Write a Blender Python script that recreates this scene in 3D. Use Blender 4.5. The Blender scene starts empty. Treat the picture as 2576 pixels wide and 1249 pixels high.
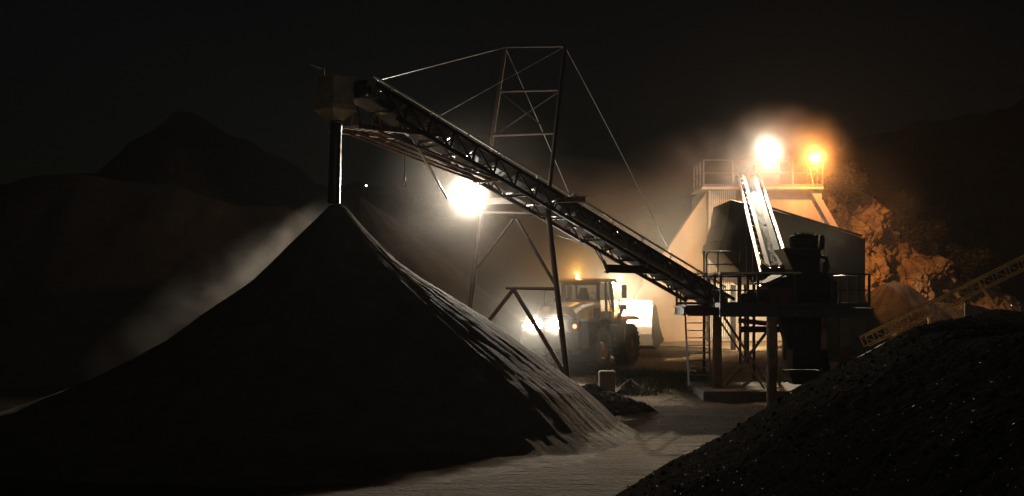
import bpy, bmesh, math, random
from math import sin, cos, pi, radians, sqrt, exp, atan2
from mathutils import Vector as V, Matrix, noise as MN
random.seed(7)
S = bpy.context.scene
COL = S.collection

# ------------------------------------------------------------------ camera, sky, added night fill, exposure
F, HC, HV = 3578.0, 3.4, 740.0          # focal length in photo pixels (2576 wide), eye height, horizon row
cam = bpy.data.cameras.new('camera'); co = bpy.data.objects.new('camera', cam); COL.objects.link(co)
cam.sensor_width = 36.0; cam.lens = 50.0; cam.clip_end = 2000; cam.clip_start = 0.1
co.location = (0, 0, HC); co.rotation_euler = (pi/2, 0, 0)
cam.shift_y = (HV - 624.5)/2576.0
S.camera = co
def P(u, v, Y): return V(((u-1288.0)/F*Y, Y, HC+(HV-v)/F*Y))

world = bpy.data.worlds.new('World'); S.world = world; world.use_nodes = True
wn = world.node_tree; sky = wn.nodes.new('ShaderNodeTexSky'); sky.sky_type = 'NISHITA'; sky.sun_disc = False
sky.sun_elevation = radians(9.0); sky.sun_rotation = radians(165)
wn.nodes['Background'].inputs[1].default_value = 0.0004
wn.links.new(sky.outputs[0], wn.nodes['Background'].inputs[0])
night_fill = bpy.data.lights.new('night_fill', 'SUN'); night_fill.energy = 0.04; night_fill.angle = radians(.5); night_fill.color = (.75, .85, 1)  # faint sun lamp added to lift the unlit front of the sand pile
mo = bpy.data.objects.new('night_fill', night_fill); mo.rotation_euler = (radians(81), 0, radians(15)); COL.objects.link(mo)
S.view_settings.view_transform = 'Standard'; S.view_settings.look = 'None'; S.view_settings.exposure = 0.0; S.view_settings.gamma = 1.0
S.cycles.use_denoising = True; S.cycles.max_bounces = 5; S.cycles.diffuse_bounces = 2; S.cycles.glossy_bounces = 2
S.cycles.transparent_max_bounces = 12; S.cycles.volume_bounces = 0; S.cycles.sample_clamp_indirect = 3.0
S.cycles.volume_step_rate = 1.0; S.cycles.volume_max_steps = 128

POWER = dict(tower=4600, tspill=240, flood=15500, spill=1250, sodium=3300, rear=1000, front=6500, cab=4000, bin=2500, beacon=110, tail=6, far=60)
HAZE = 0.00028

# ------------------------------------------------------------------ helpers
def fbm(x, y, z=0.0, o=4): return MN.fractal(V((x, y, z)), 1.0, 2.0, o)
def smooth(a, b, t):
    t = min(1, max(0, (t-a)/(b-a))); return t*t*(3-2*t)
def lerp(pts, t):
    if t <= pts[0][0]: return pts[0][1]
    for (a, b), (c, d) in zip(pts, pts[1:]):
        if t <= c: return b+(d-b)*(t-a)/(c-a)
    return pts[-1][1]

class MB:
    def __init__(s): s.v = []; s.f = []
    def add(s, vs, fs):
        k = len(s.v); s.v += [V(p) for p in vs]; s.f += [tuple(i+k for i in f) for f in fs]; return s
    def frame(s, p, q, up=V((0, 0, 1))):
        d = (V(q)-V(p)).normalized()
        if abs(d.dot(up)) > .99: up = V((0, 1, 0))
        a = d.cross(up).normalized(); return d, a, a.cross(d).normalized()
    def beam(s, p, q, w, h=None, up=V((0, 0, 1))):
        h = h or w; p, q = V(p), V(q); d, a, b = s.frame(p, q, V(up))
        c = [(-w/2, -h/2), (w/2, -h/2), (w/2, h/2), (-w/2, h/2)]
        return s.add([e+a*x+b*y for e in (p, q) for x, y in c], [(3, 2, 1, 0), (4, 5, 6, 7)]+[(i, (i+1) % 4, 4+(i+1) % 4, 4+i) for i in range(4)])
    def channel(s, p, q, w, h, t=.02, up=V((0, 0, 1))):      # an I section
        p, q = V(p), V(q); d, a, b = s.frame(p, q, V(up))
        s.beam(p+b*(h/2-t/2), q+b*(h/2-t/2), w, t, b); s.beam(p-b*(h/2-t/2), q-b*(h/2-t/2), w, t, b)
        return s.beam(p, q, t, h-2*t, b)
    def tube(s, p, q, r, r2=None, n=8, cap=True):
        r2 = r if r2 is None else r2; p, q = V(p), V(q); d, a, b = s.frame(p, q)
        vs = [p+(a*cos(2*pi*i/n)+b*sin(2*pi*i/n))*r for i in range(n)]+[q+(a*cos(2*pi*i/n)+b*sin(2*pi*i/n))*r2 for i in range(n)]
        fs = [(i, (i+1) % n, n+(i+1) % n, n+i) for i in range(n)]
        if cap: fs += [tuple(range(n))[::-1], tuple(range(n, 2*n))]
        return s.add(vs, fs)
    def path(s, pts, r, n=7):
        pts = [V(p) for p in pts]; rings = []; a0 = None
        for i, p in enumerate(pts):
            d = (pts[min(i+1, len(pts)-1)]-pts[max(i-1, 0)]).normalized()
            if a0 is None: a0 = d.orthogonal().normalized()
            a = (a0-d*a0.dot(d)).normalized(); a0 = a; b = d.cross(a)
            rings.append([p+(a*cos(2*pi*k/n)+b*sin(2*pi*k/n))*r for k in range(n)])
        fs = []
        for i in range(len(pts)-1):
            for k in range(n): fs.append((i*n+k, i*n+(k+1) % n, (i+1)*n+(k+1) % n, (i+1)*n+k))
        fs += [tuple(range(n))[::-1], tuple(range((len(pts)-1)*n, len(pts)*n))]
        return s.add(sum(rings, []), fs)
    def box(s, lo, hi):
        (a, b, c), (d, e, f) = lo, hi
        return s.add([(a, b, c), (d, b, c), (d, e, c), (a, e, c), (a, b, f), (d, b, f), (d, e, f), (a, e, f)],
                     [(3, 2, 1, 0), (4, 5, 6, 7), (0, 1, 5, 4), (1, 2, 6, 5), (2, 3, 7, 6), (3, 0, 4, 7)])
    def prism(s, pts, off):                                   # closed outline pushed along a vector
        n = len(pts); o = V(off); pts = [V(p) for p in pts]
        return s.add(pts+[p+o for p in pts], [tuple(range(n))[::-1], tuple(range(n, 2*n))]+[(i, (i+1) % n, n+(i+1) % n, n+i) for i in range(n)])
    def loft(s, a, b, cap=True):                              # two outlines of equal count
        n = len(a); return s.add(list(a)+list(b), [(i, (i+1) % n, n+(i+1) % n, n+i) for i in range(n)]+([tuple(range(n))[::-1], tuple(range(n, 2*n))] if cap else []))
    def lathe(s, prof, c, axis, n=24):                        # profile (offset along axis, radius)
        c, ax = V(c), V(axis).normalized(); a = ax.orthogonal().normalized(); b = ax.cross(a)
        vs = [c+ax*t+(a*cos(2*pi*i/n)+b*sin(2*pi*i/n))*r for t, r in prof for i in range(n)]
        fs = [(j*n+i, j*n+(i+1) % n, (j+1)*n+(i+1) % n, (j+1)*n+i) for j in range(len(prof)-1) for i in range(n)]
        return s.add(vs, fs)
    def grid(s, nx, ny, fn):
        return s.add([fn(i/nx, j/ny) for j in range(ny+1) for i in range(nx+1)],
                     [(j*(nx+1)+i, j*(nx+1)+i+1, (j+1)*(nx+1)+i+1, (j+1)*(nx+1)+i) for j in range(ny) for i in range(nx)])

def tag(o, label=None, cat=None, group=None, kind=None):
    for k, val in (('label', label), ('category', cat), ('group', group), ('kind', kind)):
        if val: o[k] = val
    return o
def thing(name, loc, label, cat, rz=0, group=None):
    o = bpy.data.objects.new(name, None); COL.objects.link(o); o.location = loc; o.rotation_euler.z = rz
    o.empty_display_size = .3; return tag(o, label, cat, group)
def root_of(o):
    while o.parent: o = o.parent
    return o
def obj(name, mb, mat, parent=None, smoothed=False, bevel=0.0, local=False):
    me = bpy.data.meshes.new(name)
    if parent is not None:
        off = V((0, 0, 0)) if local else V(root_of(parent).location); vs = [p-off for p in mb.v]; loc = None
    else:
        lo = [min(p[i] for p in mb.v) for i in range(3)]; hi = [max(p[i] for p in mb.v) for i in range(3)]
        loc = V(((lo[0]+hi[0])/2, (lo[1]+hi[1])/2, lo[2])); vs = [p-loc for p in mb.v]
    me.from_pydata(vs, [], mb.f); me.update()
    bm = bmesh.new(); bm.from_mesh(me); bmesh.ops.recalc_face_normals(bm, faces=bm.faces); bm.to_mesh(me); bm.free()
    if smoothed: me.polygons.foreach_set('use_smooth', [True]*len(me.polygons))
    me.materials.append(mat); o = bpy.data.objects.new(name, me); COL.objects.link(o)
    if parent is not None: o.parent = parent
    else: o.location = loc
    if bevel:
        b = o.modifiers.new('bevel', 'BEVEL'); b.width = bevel; b.segments = 2; b.limit_method = 'ANGLE'
    return o
def lamp(name, kind, loc, power, color, aim=None, angle=120, blend=.6, r=.08):
    l = bpy.data.lights.new(name, kind); l.energy = power; l.color = color; l.shadow_soft_size = r
    o = bpy.data.objects.new(name, l); COL.objects.link(o); o.location = loc
    if kind == 'SPOT':
        l.spot_size = radians(angle); l.spot_blend = blend
        o.rotation_euler = (V(aim)-V(loc)).to_track_quat('-Z', 'Y').to_euler()
    return o

# ------------------------------------------------------------------ materials
def mat(name, col, rough=.7, metal=0.0, var=.35, scale=3.0, bump=.3, bscale=12.0, col2=None, stretch=(1, 1, 1), spec=.5, dist=.05, detail=6, rvar=.0):
    m = bpy.data.materials.new(name); m.use_nodes = True; t = m.node_tree; b = t.nodes['Principled BSDF']
    tc = t.nodes.new('ShaderNodeTexCoord'); mp = t.nodes.new('ShaderNodeMapping'); mp.inputs['Scale'].default_value = stretch
    t.links.new(tc.outputs['Object'], mp.inputs[0])
    n = t.nodes.new('ShaderNodeTexNoise'); n.inputs['Scale'].default_value = scale; n.inputs['Detail'].default_value = detail; n.inputs['Roughness'].default_value = .65
    t.links.new(mp.outputs[0], n.inputs['Vector'])
    r = t.nodes.new('ShaderNodeValToRGB'); c2 = col2 or tuple(c*(1-var) for c in col); c1 = tuple(min(1, c*(1+var*.5)) for c in col)
    r.color_ramp.elements[0].position = .3; r.color_ramp.elements[1].position = .7
    r.color_ramp.elements[0].color = (*c2, 1); r.color_ramp.elements[1].color = (*c1, 1)
    t.links.new(n.outputs[0], r.inputs[0]); t.links.new(r.outputs[0], b.inputs['Base Color'])
    b.inputs['Roughness'].default_value = rough; b.inputs['Metallic'].default_value = metal; b.inputs['Specular IOR Level'].default_value = spec
    if rvar:
        mr = t.nodes.new('ShaderNodeMapRange'); mr.inputs[3].default_value = rough-rvar; mr.inputs[4].default_value = min(1, rough+rvar)
        t.links.new(n.outputs[0], mr.inputs[0]); t.links.new(mr.outputs[0], b.inputs['Roughness'])
    if bump:
        n2 = t.nodes.new('ShaderNodeTexNoise'); n2.inputs['Scale'].default_value = bscale; n2.inputs['Detail'].default_value = 5
        t.links.new(mp.outputs[0], n2.inputs['Vector'])
        bp = t.nodes.new('ShaderNodeBump'); bp.inputs['Strength'].default_value = bump; bp.inputs['Distance'].default_value = dist
        t.links.new(n2.outputs[0], bp.inputs['Height']); t.links.new(bp.outputs[0], b.inputs['Normal'])
    return m
def glow(name, col, e):
    m = bpy.data.materials.new(name); m.use_nodes = True; b = m.node_tree.nodes['Principled BSDF']
    b.inputs['Base Color'].default_value = (.3, .3, .3, 1); b.inputs['Emission Color'].default_value = (*col, 1); b.inputs['Emission Strength'].default_value = e
    return m
M = {}
M['steel'] = mat('dusty_dark_steel', (.035, .03, .026), .5, .4, .5, 4, .15, 25, rvar=.15)
M['rust'] = mat('rusty_painted_steel', (.20, .12, .075), .6, .2, .5, 3, .2, 30)
M['mast'] = mat('dark_rusty_mast_paint', (.06, .036, .024), .7, .1, .5, 3, .2, 30)
M['galv'] = mat('worn_galvanised_steel', (.42, .39, .36), .32, .85, .3, 5, .1, 40, rvar=.1)
M['pale'] = mat('lamplit_pale_rail', (.74, .70, .64), .3, .2, .2, 4, 0)  # pale tone puts the lamplight on rails, prop and stays into the colour
M['ochre'] = mat('ochre_painted_steel', (.78, .55, .20), .55, .1, .4, 6, .15, 30)
M['black'] = mat('black_rubber', (.018, .017, .016), .42, 0, .3, 5, .15, 20)
M['belt'] = mat('dusty_conveyor_belt', (.16, .15, .14), .8, 0, .5, 6, .2, 30)
M['whitebelt'] = mat('chalk_dusted_belt', (.17, .16, .145), .85, 0, .25, 5, .2, 30)
M['chute'] = mat('dirty_ochre_plate', (.55, .44, .26), .6, .0, .4, 2.5, .15, 20)
M['concrete'] = mat('stained_concrete', (.21, .165, .12), .9, 0, .5, .9, .3, 10, stretch=(1, 1, .22))
M['sheet'] = mat('dusty_sheet_metal', (.034, .029, .023), .6, .3, .4, 1.2, .15, 12, stretch=(1, 1, .3))
M['darkiron'] = mat('sooty_dark_iron', (.022, .02, .018), .85, .1, .4, 4, .2, 20)
M['loader'] = mat('dusty_orange_yellow_paint', (.70, .33, .065), .42, .0, .4, 2.2, .12, 18, col2=(.20, .12, .06))
M['loaderdark'] = mat('dusty_charcoal_paint', (.05, .045, .04), .55, 0, .5, 3, .15, 20)
M['tyre'] = mat('dusty_tyre_rubber', (.05, .043, .036), .85, 0, .5, 4, .4, 22)
M['bucket'] = mat('scoured_bucket_steel', (.20, .165, .13), .5, .35, .4, 3, .2, 16)
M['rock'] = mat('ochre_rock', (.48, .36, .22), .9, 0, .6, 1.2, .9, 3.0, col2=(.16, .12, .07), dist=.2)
M['soil'] = mat('dark_soil', (.036, .029, .021), .95, 0, .5, 2, .8, 9)
M['hill'] = mat('scrub_hillside', (.04, .037, .026), .95, 0, .5, .3, .8, 2, dist=.3)
M['grass'] = mat('dry_grass', (.10, .10, .05), .7, 0, .5, 2, 0)
M['leaf'] = mat('dark_leaf', (.06, .06, .03), .6, 0, .5, 2, 0)
M['bark'] = mat('bark', (.08, .06, .045), .9, 0, .4, 6, .4, 20)

def seam_wall(name, col):
    m = mat(name, col, .9, 0, .45, .7, 0, stretch=(1, 1, .35)); t = m.node_tree; b = t.nodes['Principled BSDF']
    tc = t.nodes.new('ShaderNodeTexCoord'); mp = t.nodes.new('ShaderNodeMapping'); mp.inputs['Rotation'].default_value = (radians(90), 0, 0)
    br = t.nodes.new('ShaderNodeTexBrick'); br.offset = 0; br.inputs['Scale'].default_value = 1; br.inputs['Mortar Size'].default_value = .012; br.inputs['Brick Width'].default_value = 2.4; br.inputs['Row Height'].default_value = 1.25
    t.links.new(tc.outputs['Object'], mp.inputs[0]); t.links.new(mp.outputs[0], br.inputs['Vector'])
    bp = t.nodes.new('ShaderNodeBump'); bp.invert = True; bp.inputs['Strength'].default_value = .8; bp.inputs['Distance'].default_value = .03
    t.links.new(br.outputs['Fac'], bp.inputs['Height']); t.links.new(bp.outputs[0], b.inputs['Normal'])
    return m
def sand_mat(name, col, flow, rills):
    m = mat(name, col, .95, 0, .35, 1.6, 0, spec=.2); t = m.node_tree; b = t.nodes['Principled BSDF']
    tc = t.nodes.new('ShaderNodeTexCoord')
    fine = t.nodes.new('ShaderNodeTexNoise'); fine.inputs['Scale'].default_value = flow; fine.inputs['Detail'].default_value = 8; fine.inputs['Roughness'].default_value = .7
    t.links.new(tc.outputs['Object'], fine.inputs['Vector'])
    bp = t.nodes.new('ShaderNodeBump'); bp.inputs['Strength'].default_value = rills; bp.inputs['Distance'].default_value = .12
    t.links.new(fine.outputs[0], bp.inputs['Height']); t.links.new(bp.outputs[0], b.inputs['Normal'])
    return m
M['sand'] = sand_mat('pale_crushed_sand', (.24, .20, .145), 7, .8)
M['sandfar'] = sand_mat('brown_sand', (.085, .068, .05), 2.5, .6)
def gravel_mat():
    m = mat('wet_dark_gravel', (.05, .046, .037), .6, 0, .5, 9, 0, spec=.06); t = m.node_tree; b = t.nodes['Principled BSDF']
    tc = t.nodes.new('ShaderNodeTexCoord'); vo = t.nodes.new('ShaderNodeTexVoronoi'); vo.inputs['Scale'].default_value = 52
    t.links.new(tc.outputs['Object'], vo.inputs['Vector'])
    bp = t.nodes.new('ShaderNodeBump'); bp.inputs['Strength'].default_value = .9; bp.inputs['Distance'].default_value = .045; bp.invert = True
    t.links.new(vo.outputs['Distance'], bp.inputs['Height']); t.links.new(bp.outputs[0], b.inputs['Normal'])
    cr = t.nodes.new('ShaderNodeMapRange'); cr.inputs[1].default_value = .9965; cr.inputs[2].default_value = .998; cr.inputs[3].default_value = 1.0; cr.inputs[4].default_value = .55
    sp = t.nodes.new('ShaderNodeSeparateColor'); t.links.new(vo.outputs['Color'], sp.inputs[0]); t.links.new(sp.outputs[0], cr.inputs[0]); t.links.new(cr.outputs[0], b.inputs['Roughness'])
    c2 = t.nodes.new('ShaderNodeMapRange'); c2.inputs[1].default_value = .9965; c2.inputs[2].default_value = .998; c2.inputs[3].default_value = .0; c2.inputs[4].default_value = .5
    t.links.new(sp.outputs[0], c2.inputs[0]); t.links.new(c2.outputs[0], b.inputs['Specular IOR Level'])
    return m
M['gravel'] = gravel_mat()
def ground_mat():
    m = mat('dusty_yard_ground', (.125, .088, .05), .95, 0, .4, 1.1, 0, stretch=(.35, 1, 1), spec=.15); t = m.node_tree; b = t.nodes['Principled BSDF']
    tc = t.nodes.new('ShaderNodeTexCoord'); mp = t.nodes.new('ShaderNodeMapping'); mp.inputs['Scale'].default_value = (.2, 1.0, 1); mp.inputs['Rotation'].default_value = (0, 0, radians(6))
    t.links.new(tc.outputs['Object'], mp.inputs[0])
    n = t.nodes.new('ShaderNodeTexNoise'); n.inputs['Scale'].default_value = 3.5; n.inputs['Detail'].default_value = 4; t.links.new(mp.outputs[0], n.inputs['Vector'])
    n2 = t.nodes.new('ShaderNodeTexNoise'); n2.inputs['Scale'].default_value = 9; n2.inputs['Detail'].default_value = 8; t.links.new(tc.outputs['Object'], n2.inputs['Vector'])
    ad = t.nodes.new('ShaderNodeMath'); ad.operation = 'MULTIPLY_ADD'; ad.inputs[1].default_value = 1.1
    t.links.new(n2.outputs[0], ad.inputs[0]); t.links.new(n.outputs[0], ad.inputs[2])
    bp = t.nodes.new('ShaderNodeBump'); bp.inputs['Strength'].default_value = .9; bp.inputs['Distance'].default_value = .11
    t.links.new(ad.outputs[0], bp.inputs['Height']); t.links.new(bp.outputs[0], b.inputs['Normal'])
    return m
M['ground'] = ground_mat()
def glass_mat():
    m = bpy.data.materials.new('cab_glass'); m.use_nodes = True; t = m.node_tree; b = t.nodes['Principled BSDF']
    b.inputs['Base Color'].default_value = (.9, .95, .93, 1); b.inputs['Roughness'].default_value = .05; b.inputs['Transmission Weight'].default_value = 1; b.inputs['IOR'].default_value = 1.02
    return m
M['glass'] = glass_mat()
M['white_lamp'] = glow('white_lamp_lens', (1, .95, .82), 60)
M['sodium_lamp'] = glow('sodium_lamp_lens', (1, .5, .18), 40)
M['rear_lamp'] = glow('rear_work_lamp_lens', (1, .94, .78), 60)
M['tail_lamp'] = glow('tail_lamp_lens', (1, .22, .1), 4)
M['beacon'] = glow('amber_beacon_lens', (1, .55, .12), 18)
M['far_lamp'] = glow('far_lamp_lens', (.75, .9, 1), 14)
AMB = (1, .78, .52); WARM, SOD, COOLW = (1, .92, .82), (1, .36, .085), (1, .85, .60); NEUT = (1, .94, .84)

# ------------------------------------------------------------------ ground
def gz(x, y):
    z = lerp([(0, -.05), (30, -.02), (45, 0), (50, .2), (55, .52), (62, 1.05), (68, 1.45), (200, 1.8)], y)
    z *= smooth(-8, 2, x) if y > 45 else 1
    return z
def rough_gz(x, y): return gz(x, y)+.05*fbm(x*.35, y*.35)+.022*fbm(x*1.7, y*1.7, 3)
def ground_pt(a, b):
    x = -60+a*120; y = 12+(b**1.6)*90
    return V((x, y, rough_gz(x, y)))
g = MB().grid(300, 260, ground_pt)
tag(obj('ground', g, M['ground'], smoothed=True), kind='structure')
# the yard on to the horizon, and the dark hills that close it
far = MB().grid(60, 20, lambda a, b: V((-400+a*800, 101.9+b*500, 1.3+b*6+.4*fbm(a*20, b*20))))
tag(obj('terrain', far, M['hill'], smoothed=True), kind='structure')

def ridge(name, pts, Y, depth, base, m, rough=.5, n=90, foot=None):
    us = [p[0] for p in pts]
    def fn(a, b):
        u = us[0]+a*(us[-1]-us[0]); v = lerp(pts, u); top = P(u, v, Y)
        y = Y-depth*(1-b); x = top.x*(.94+.06*b)
        h = base+(top.z-base)*(b**1.15)
        return V((x, y, h+rough*fbm(x*.25, y*.25, 2)*(.3+b*.7)))
    mb = MB().grid(n, 24, fn)
    back = MB().grid(n, 10, lambda a, b: (lambda t: V((t.x, t.y+b*depth, t.z+(base-t.z)*b)))(fn(a, 1)))
    mb.add(back.v, back.f)
    return obj(name, mb, m, smoothed=True)
tag(ridge('hills', [(-700, 470), (0, 520), (250, 430), (440, 285), (520, 300), (640, 370), (800, 460), (1000, 480), (1300, 500), (1700, 480), (2200, 350), (2600, 240), (3400, 150)], 150, 60, 1.5, M['hill'], 1.5), kind='structure')

# ------------------------------------------------------------------ stockpiles
APEX = P(848, 517, 35.0)
LEFTP = [(0, 5.62), (.18, 5.58), (.88, 4.87), (2.05, 3.72), (4.1, 2.25), (6.2, 1.2), (8.3, .42), (10, .0), (11.5, -.3)]
RIGHTP = [(0, 5.62), (.2, 5.55), (.7, 4.97), (1.47, 4.23), (3.4, 2.92), (4.9, 1.93), (6.0, 1.12), (6.9, .3), (7.6, -.1), (11.5, -.3)]
def main_pile(a, b):
    th = a*2*pi; r = 11.4*(b**1.3)
    w = (1+cos(th-.3))/2; w = w*w*(3-2*w)
    h = lerp(LEFTP, r)*(1-w)+lerp(RIGHTP, r)*w
    x, y = APEX.x+r*cos(th), APEX.y+r*sin(th)*.98
    k = min(1, r/1.5)
    rill = (fbm(cos(th)*12, sin(th)*12, r*.10, 3)*.022+fbm(cos(th)*40, sin(th)*40, r*.7, 4)*.025)*k*(1 if h > .2 else .3)
    lump = fbm(x*.6, y*.6, 5)*.05*k+fbm(x*2.4, y*2.4, 9, 3)*.012*k
    return V((x, y, max(h+rill+lump, -.3)))
tag(obj('sand_pile', MB().grid(520, 150, main_pile), M['sand'], smoothed=True), 'tall pale sand stockpile in front, peaking under the hanging black discharge sleeve', 'stockpile')

BASE = [(4, 4), (2.2, 12), (1.3, 20), (1.72, 24), (4.0, 30.5), (6.1, 36.4), (8.2, 39.4), (11, 41.2), (16, 42.5), (40, 44)]
def seg_dist(x, y):
    best = 1e9; sgn = 1
    for (x0, y0), (x1, y1) in zip(BASE, BASE[1:]):
        dx, dy = x1-x0, y1-y0; t = max(0, min(1, ((x-x0)*dx+(y-y0)*dy)/(dx*dx+dy*dy)))
        px, py = x-(x0+dx*t), y-(y0+dy*t); d = sqrt(px*px+py*py)
        if d < best: best = d; sgn = 1 if dx*py-dy*px < 0 else -1
    return best*sgn
def gravel_pt(a, b):
    x, y = 0+a*26, 5+b*39.5
    d = seg_dist(x, y); h = d*.60
    top = 2.8+.25*fbm(x*.15, y*.15)
    h = top-math.log(1+exp(min(60, (top-h)*12)))/12 if h < top+3 else top
    h += .035*fbm(x*.7, y*.7, 4)+.014*fbm(x*3.2, y*3.2, 8, 3)+.012*fbm(x*9, y*9, 2, 2)+.05*math.sin(d*2.6+1.2*fbm(x*.2, y*.2))*smooth(.3, 1.2, d)
    return V((x, y, max(h, -.25)))
gp = MB().grid(420, 520, gravel_pt); rnd = random.Random(11)
for i in range(24000):
    y = rnd.uniform(9, 44)**1.0; x = rnd.uniform(1.2, 17)
    if x > y*.42+1 or seg_dist(x, y) < -.25+rnd.random()*.4: continue
    c = gravel_pt(x/26, (y-5)/39.5); q = min(.05, .010*rnd.random()**-.42)
    ax_ = [V((rnd.gauss(0, 1), rnd.gauss(0, 1), rnd.gauss(0, 1))).normalized() for _ in range(1)][0]; e1 = ax_.orthogonal().normalized(); e2 = ax_.cross(e1)
    vs = [c+ax_*q*rnd.uniform(.5, 1), c-ax_*q*rnd.uniform(.5, 1)]+[c+(e1*cos(t)+e2*sin(t))*q*rnd.uniform(.7, 1.3) for t in (0, 1.3, 2.5, 3.8, 5.1)]
    gp.add(vs, [(0, 2+k, 2+(k+1) % 5) for k in range(5)]+[(1, 2+(k+1) % 5, 2+k) for k in range(5)])
tag(obj('gravel_pile', gp, M['gravel'], smoothed=False), 'long dark gravel heap with glinting stones, filling the corner before the platform', 'stockpile')

def cone(name, ap, R, m, label, k=1.0, ymul=1.0, n=96):
    z0 = gz(ap.x, ap.y)-.3
    def fn(a, b):
        th = a*2*pi; r = R*b; h = z0+(ap.z-z0)*((1-b)**k)
        x, y = ap.x+r*cos(th), ap.y+r*sin(th)*ymul
        return V((x, y, h+.12*fbm(x*.6, y*.6)*min(1, b*6)+.1*fbm(cos(th)*6, sin(th)*6, b)*min(1, b*3)-(.25*exp(-(b*9)**2))))
    return tag(obj(name, MB().grid(n, 40, fn), m, smoothed=True), label, 'stockpile')
cone('sand_pile', P(905, 478, 57), 9.6, M['sandfar'], 'brown sand heap behind the tall pile, its slope running down to the loader', 1.0)
cone('sand_pile', P(2250, 690, 60), 4.2, M['soil'], 'small round topped heap in orange light behind the platform end', .9)
cone('sand_pile', P(2345, 742, 63), 4.4, M['soil'], 'low heap to the side of the round topped heap below the rock face', .9)
cone('sand_pile', P(445, 355, 105), 13, M['hill'], 'sharp black cone of spoil far off before the hills', 1.0)
# long bank behind the pile on the left
bk = ridge('spoil_bank', [(-500, 560), (0, 470), (200, 440), (442, 458), (581, 508), (716, 528), (800, 560), (900, 640), (1000, 740)], 66, 15, -.3, M['sandfar'], .35, 120)
tag(bk, 'long low bank of brown spoil behind the dust on the far side', 'spoil bank')
def mound(a, b):
    th = a*2*pi; c = P(1452, 972, 41.2); r = 1.75*b
    x, y = c.x+.35+r*cos(th)*1.15, c.y-.1+r*sin(th)*.8
    h = .85*(1-b)**.8
    return V((x, y, h+.12*fbm(x*2.2, y*2.2)*(1-b*.6)+.07*fbm(x*6, y*6, 3)-.05))
tag(obj('dirt_mound', MB().grid(80, 30, mound), M['soil']), 'low dark mound of dirt heaped round the foot of the support mast', 'mound')

# ------------------------------------------------------------------ stacker conveyor
def CF(T, H):
    d = (H-T).normalized(); near = V((-d.y, d.x, 0)).normalized()
    if near.y > 0: near = -near
    n = near.cross(d); n = n if n.z > 0 else -n
    return d, near, n.normalized()
T, H = V((6.6, 46.0, 3.36)), V((-4.0, 35.1, 8.74))
D, NR, NU = CF(T, H); LEN = (H-T).length
def C(s, w, h): return T+D*s+NR*w+NU*h          # along, sideways (near +), up from the top chord
HW, TD = .44, .50
stk = thing('stacker_conveyor', (T.x, T.y, 0), 'long inclined steel belt conveyor rising over the tall sand pile', 'conveyor')
for w in (HW, -HW):
    m = MB(); m.beam(C(-.4, w, 0), C(LEN-.5, w, 0), .07, .09, NU); m.beam(C(.9, w, -TD), C(LEN-1.4, w, -TD), .08, .1, NU)
    m.beam(C(-.3, w, -.26), C(.9, w, -.30), .06, .08, NU); m.beam(C(.9, w, -.28), C(.9, w, -TD), .07)
    k = 0; s = .9
    while s < LEN-1.6:
        m.beam(C(s, w, -.03), C(s, w, -TD+.03), .045)
        m.beam(C(s, w*1.0, -TD+.02), C(s+.85, w, -.02), .04); s += .85; k += 1
    obj('truss_side', m, M['steel'], stk)
m = MB(); s = 1.2
while s < LEN-1.6:
    m.beam(C(s, -HW, -TD-.02), C(s, HW, -TD-.02), .05)
    m.beam(C(s, -HW, -TD-.02), C(min(s+1.7, LEN-1.5), HW, -TD-.02), .035); s += 1.7
obj('bottom_bracing', m, M['steel'], stk)
m = MB()
prof = [(-.38, .16), (-.2, .03), (.2, .03), (.38, .16)]
for (w0, h0), (w1, h1) in zip(prof, prof[1:]):
    m.prism([C(-.2, w0, h0-.2), C(-.2, w1, h1-.2), C(-.2, w1, h1-.18), C(-.2, w0, h0-.18)], D*(LEN-.1))
m.prism([C(.3, -.34, -.40), C(.3, .34, -.40), C(.3, .34, -.385), C(.3, -.34, -.385)], D*(LEN-.7))
obj('belt', m, M['belt'], stk)
idl = []
for i in range(18):
    s = .5+i*.88
    if s > LEN-.5: break
    m = MB(); m.tube(C(s, -.19, -.2), C(s, .19, -.2), .05, n=10); m.tube(C(s, .2, -.2), C(s, .41, -.06), .05, n=10); m.tube(C(s, -.2, -.2), C(s, -.41, -.06), .05, n=10)
    m.beam(C(s, -HW+.04, -.27), C(s, HW-.04, -.27), .05); m.tube(C(s+.4, -.36, -.44), C(s+.4, .36, -.44), .04, n=10)
    obj('idler_roller', m, M['galv'], stk, smoothed=True)
# guide rails in pale tube that paints their lamplit gleam: the far one to the top, the near one over the lower half
for w, s0, s1, h in ((-HW-.06, 5.6, LEN-1.05, .60), (-HW-.02, .2, 5.4, .22), (HW+.02, .2, 8.0, .2)):
    m = MB(); m.tube(C(s0, w, h), C(s1, w, h), .034)
    s = s0+.1
    while s < s1: m.beam(C(s, w, -.03), C(s, w, h), .03); s += 1.45
    obj('guide_rail', m, M['pale'], stk)
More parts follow.
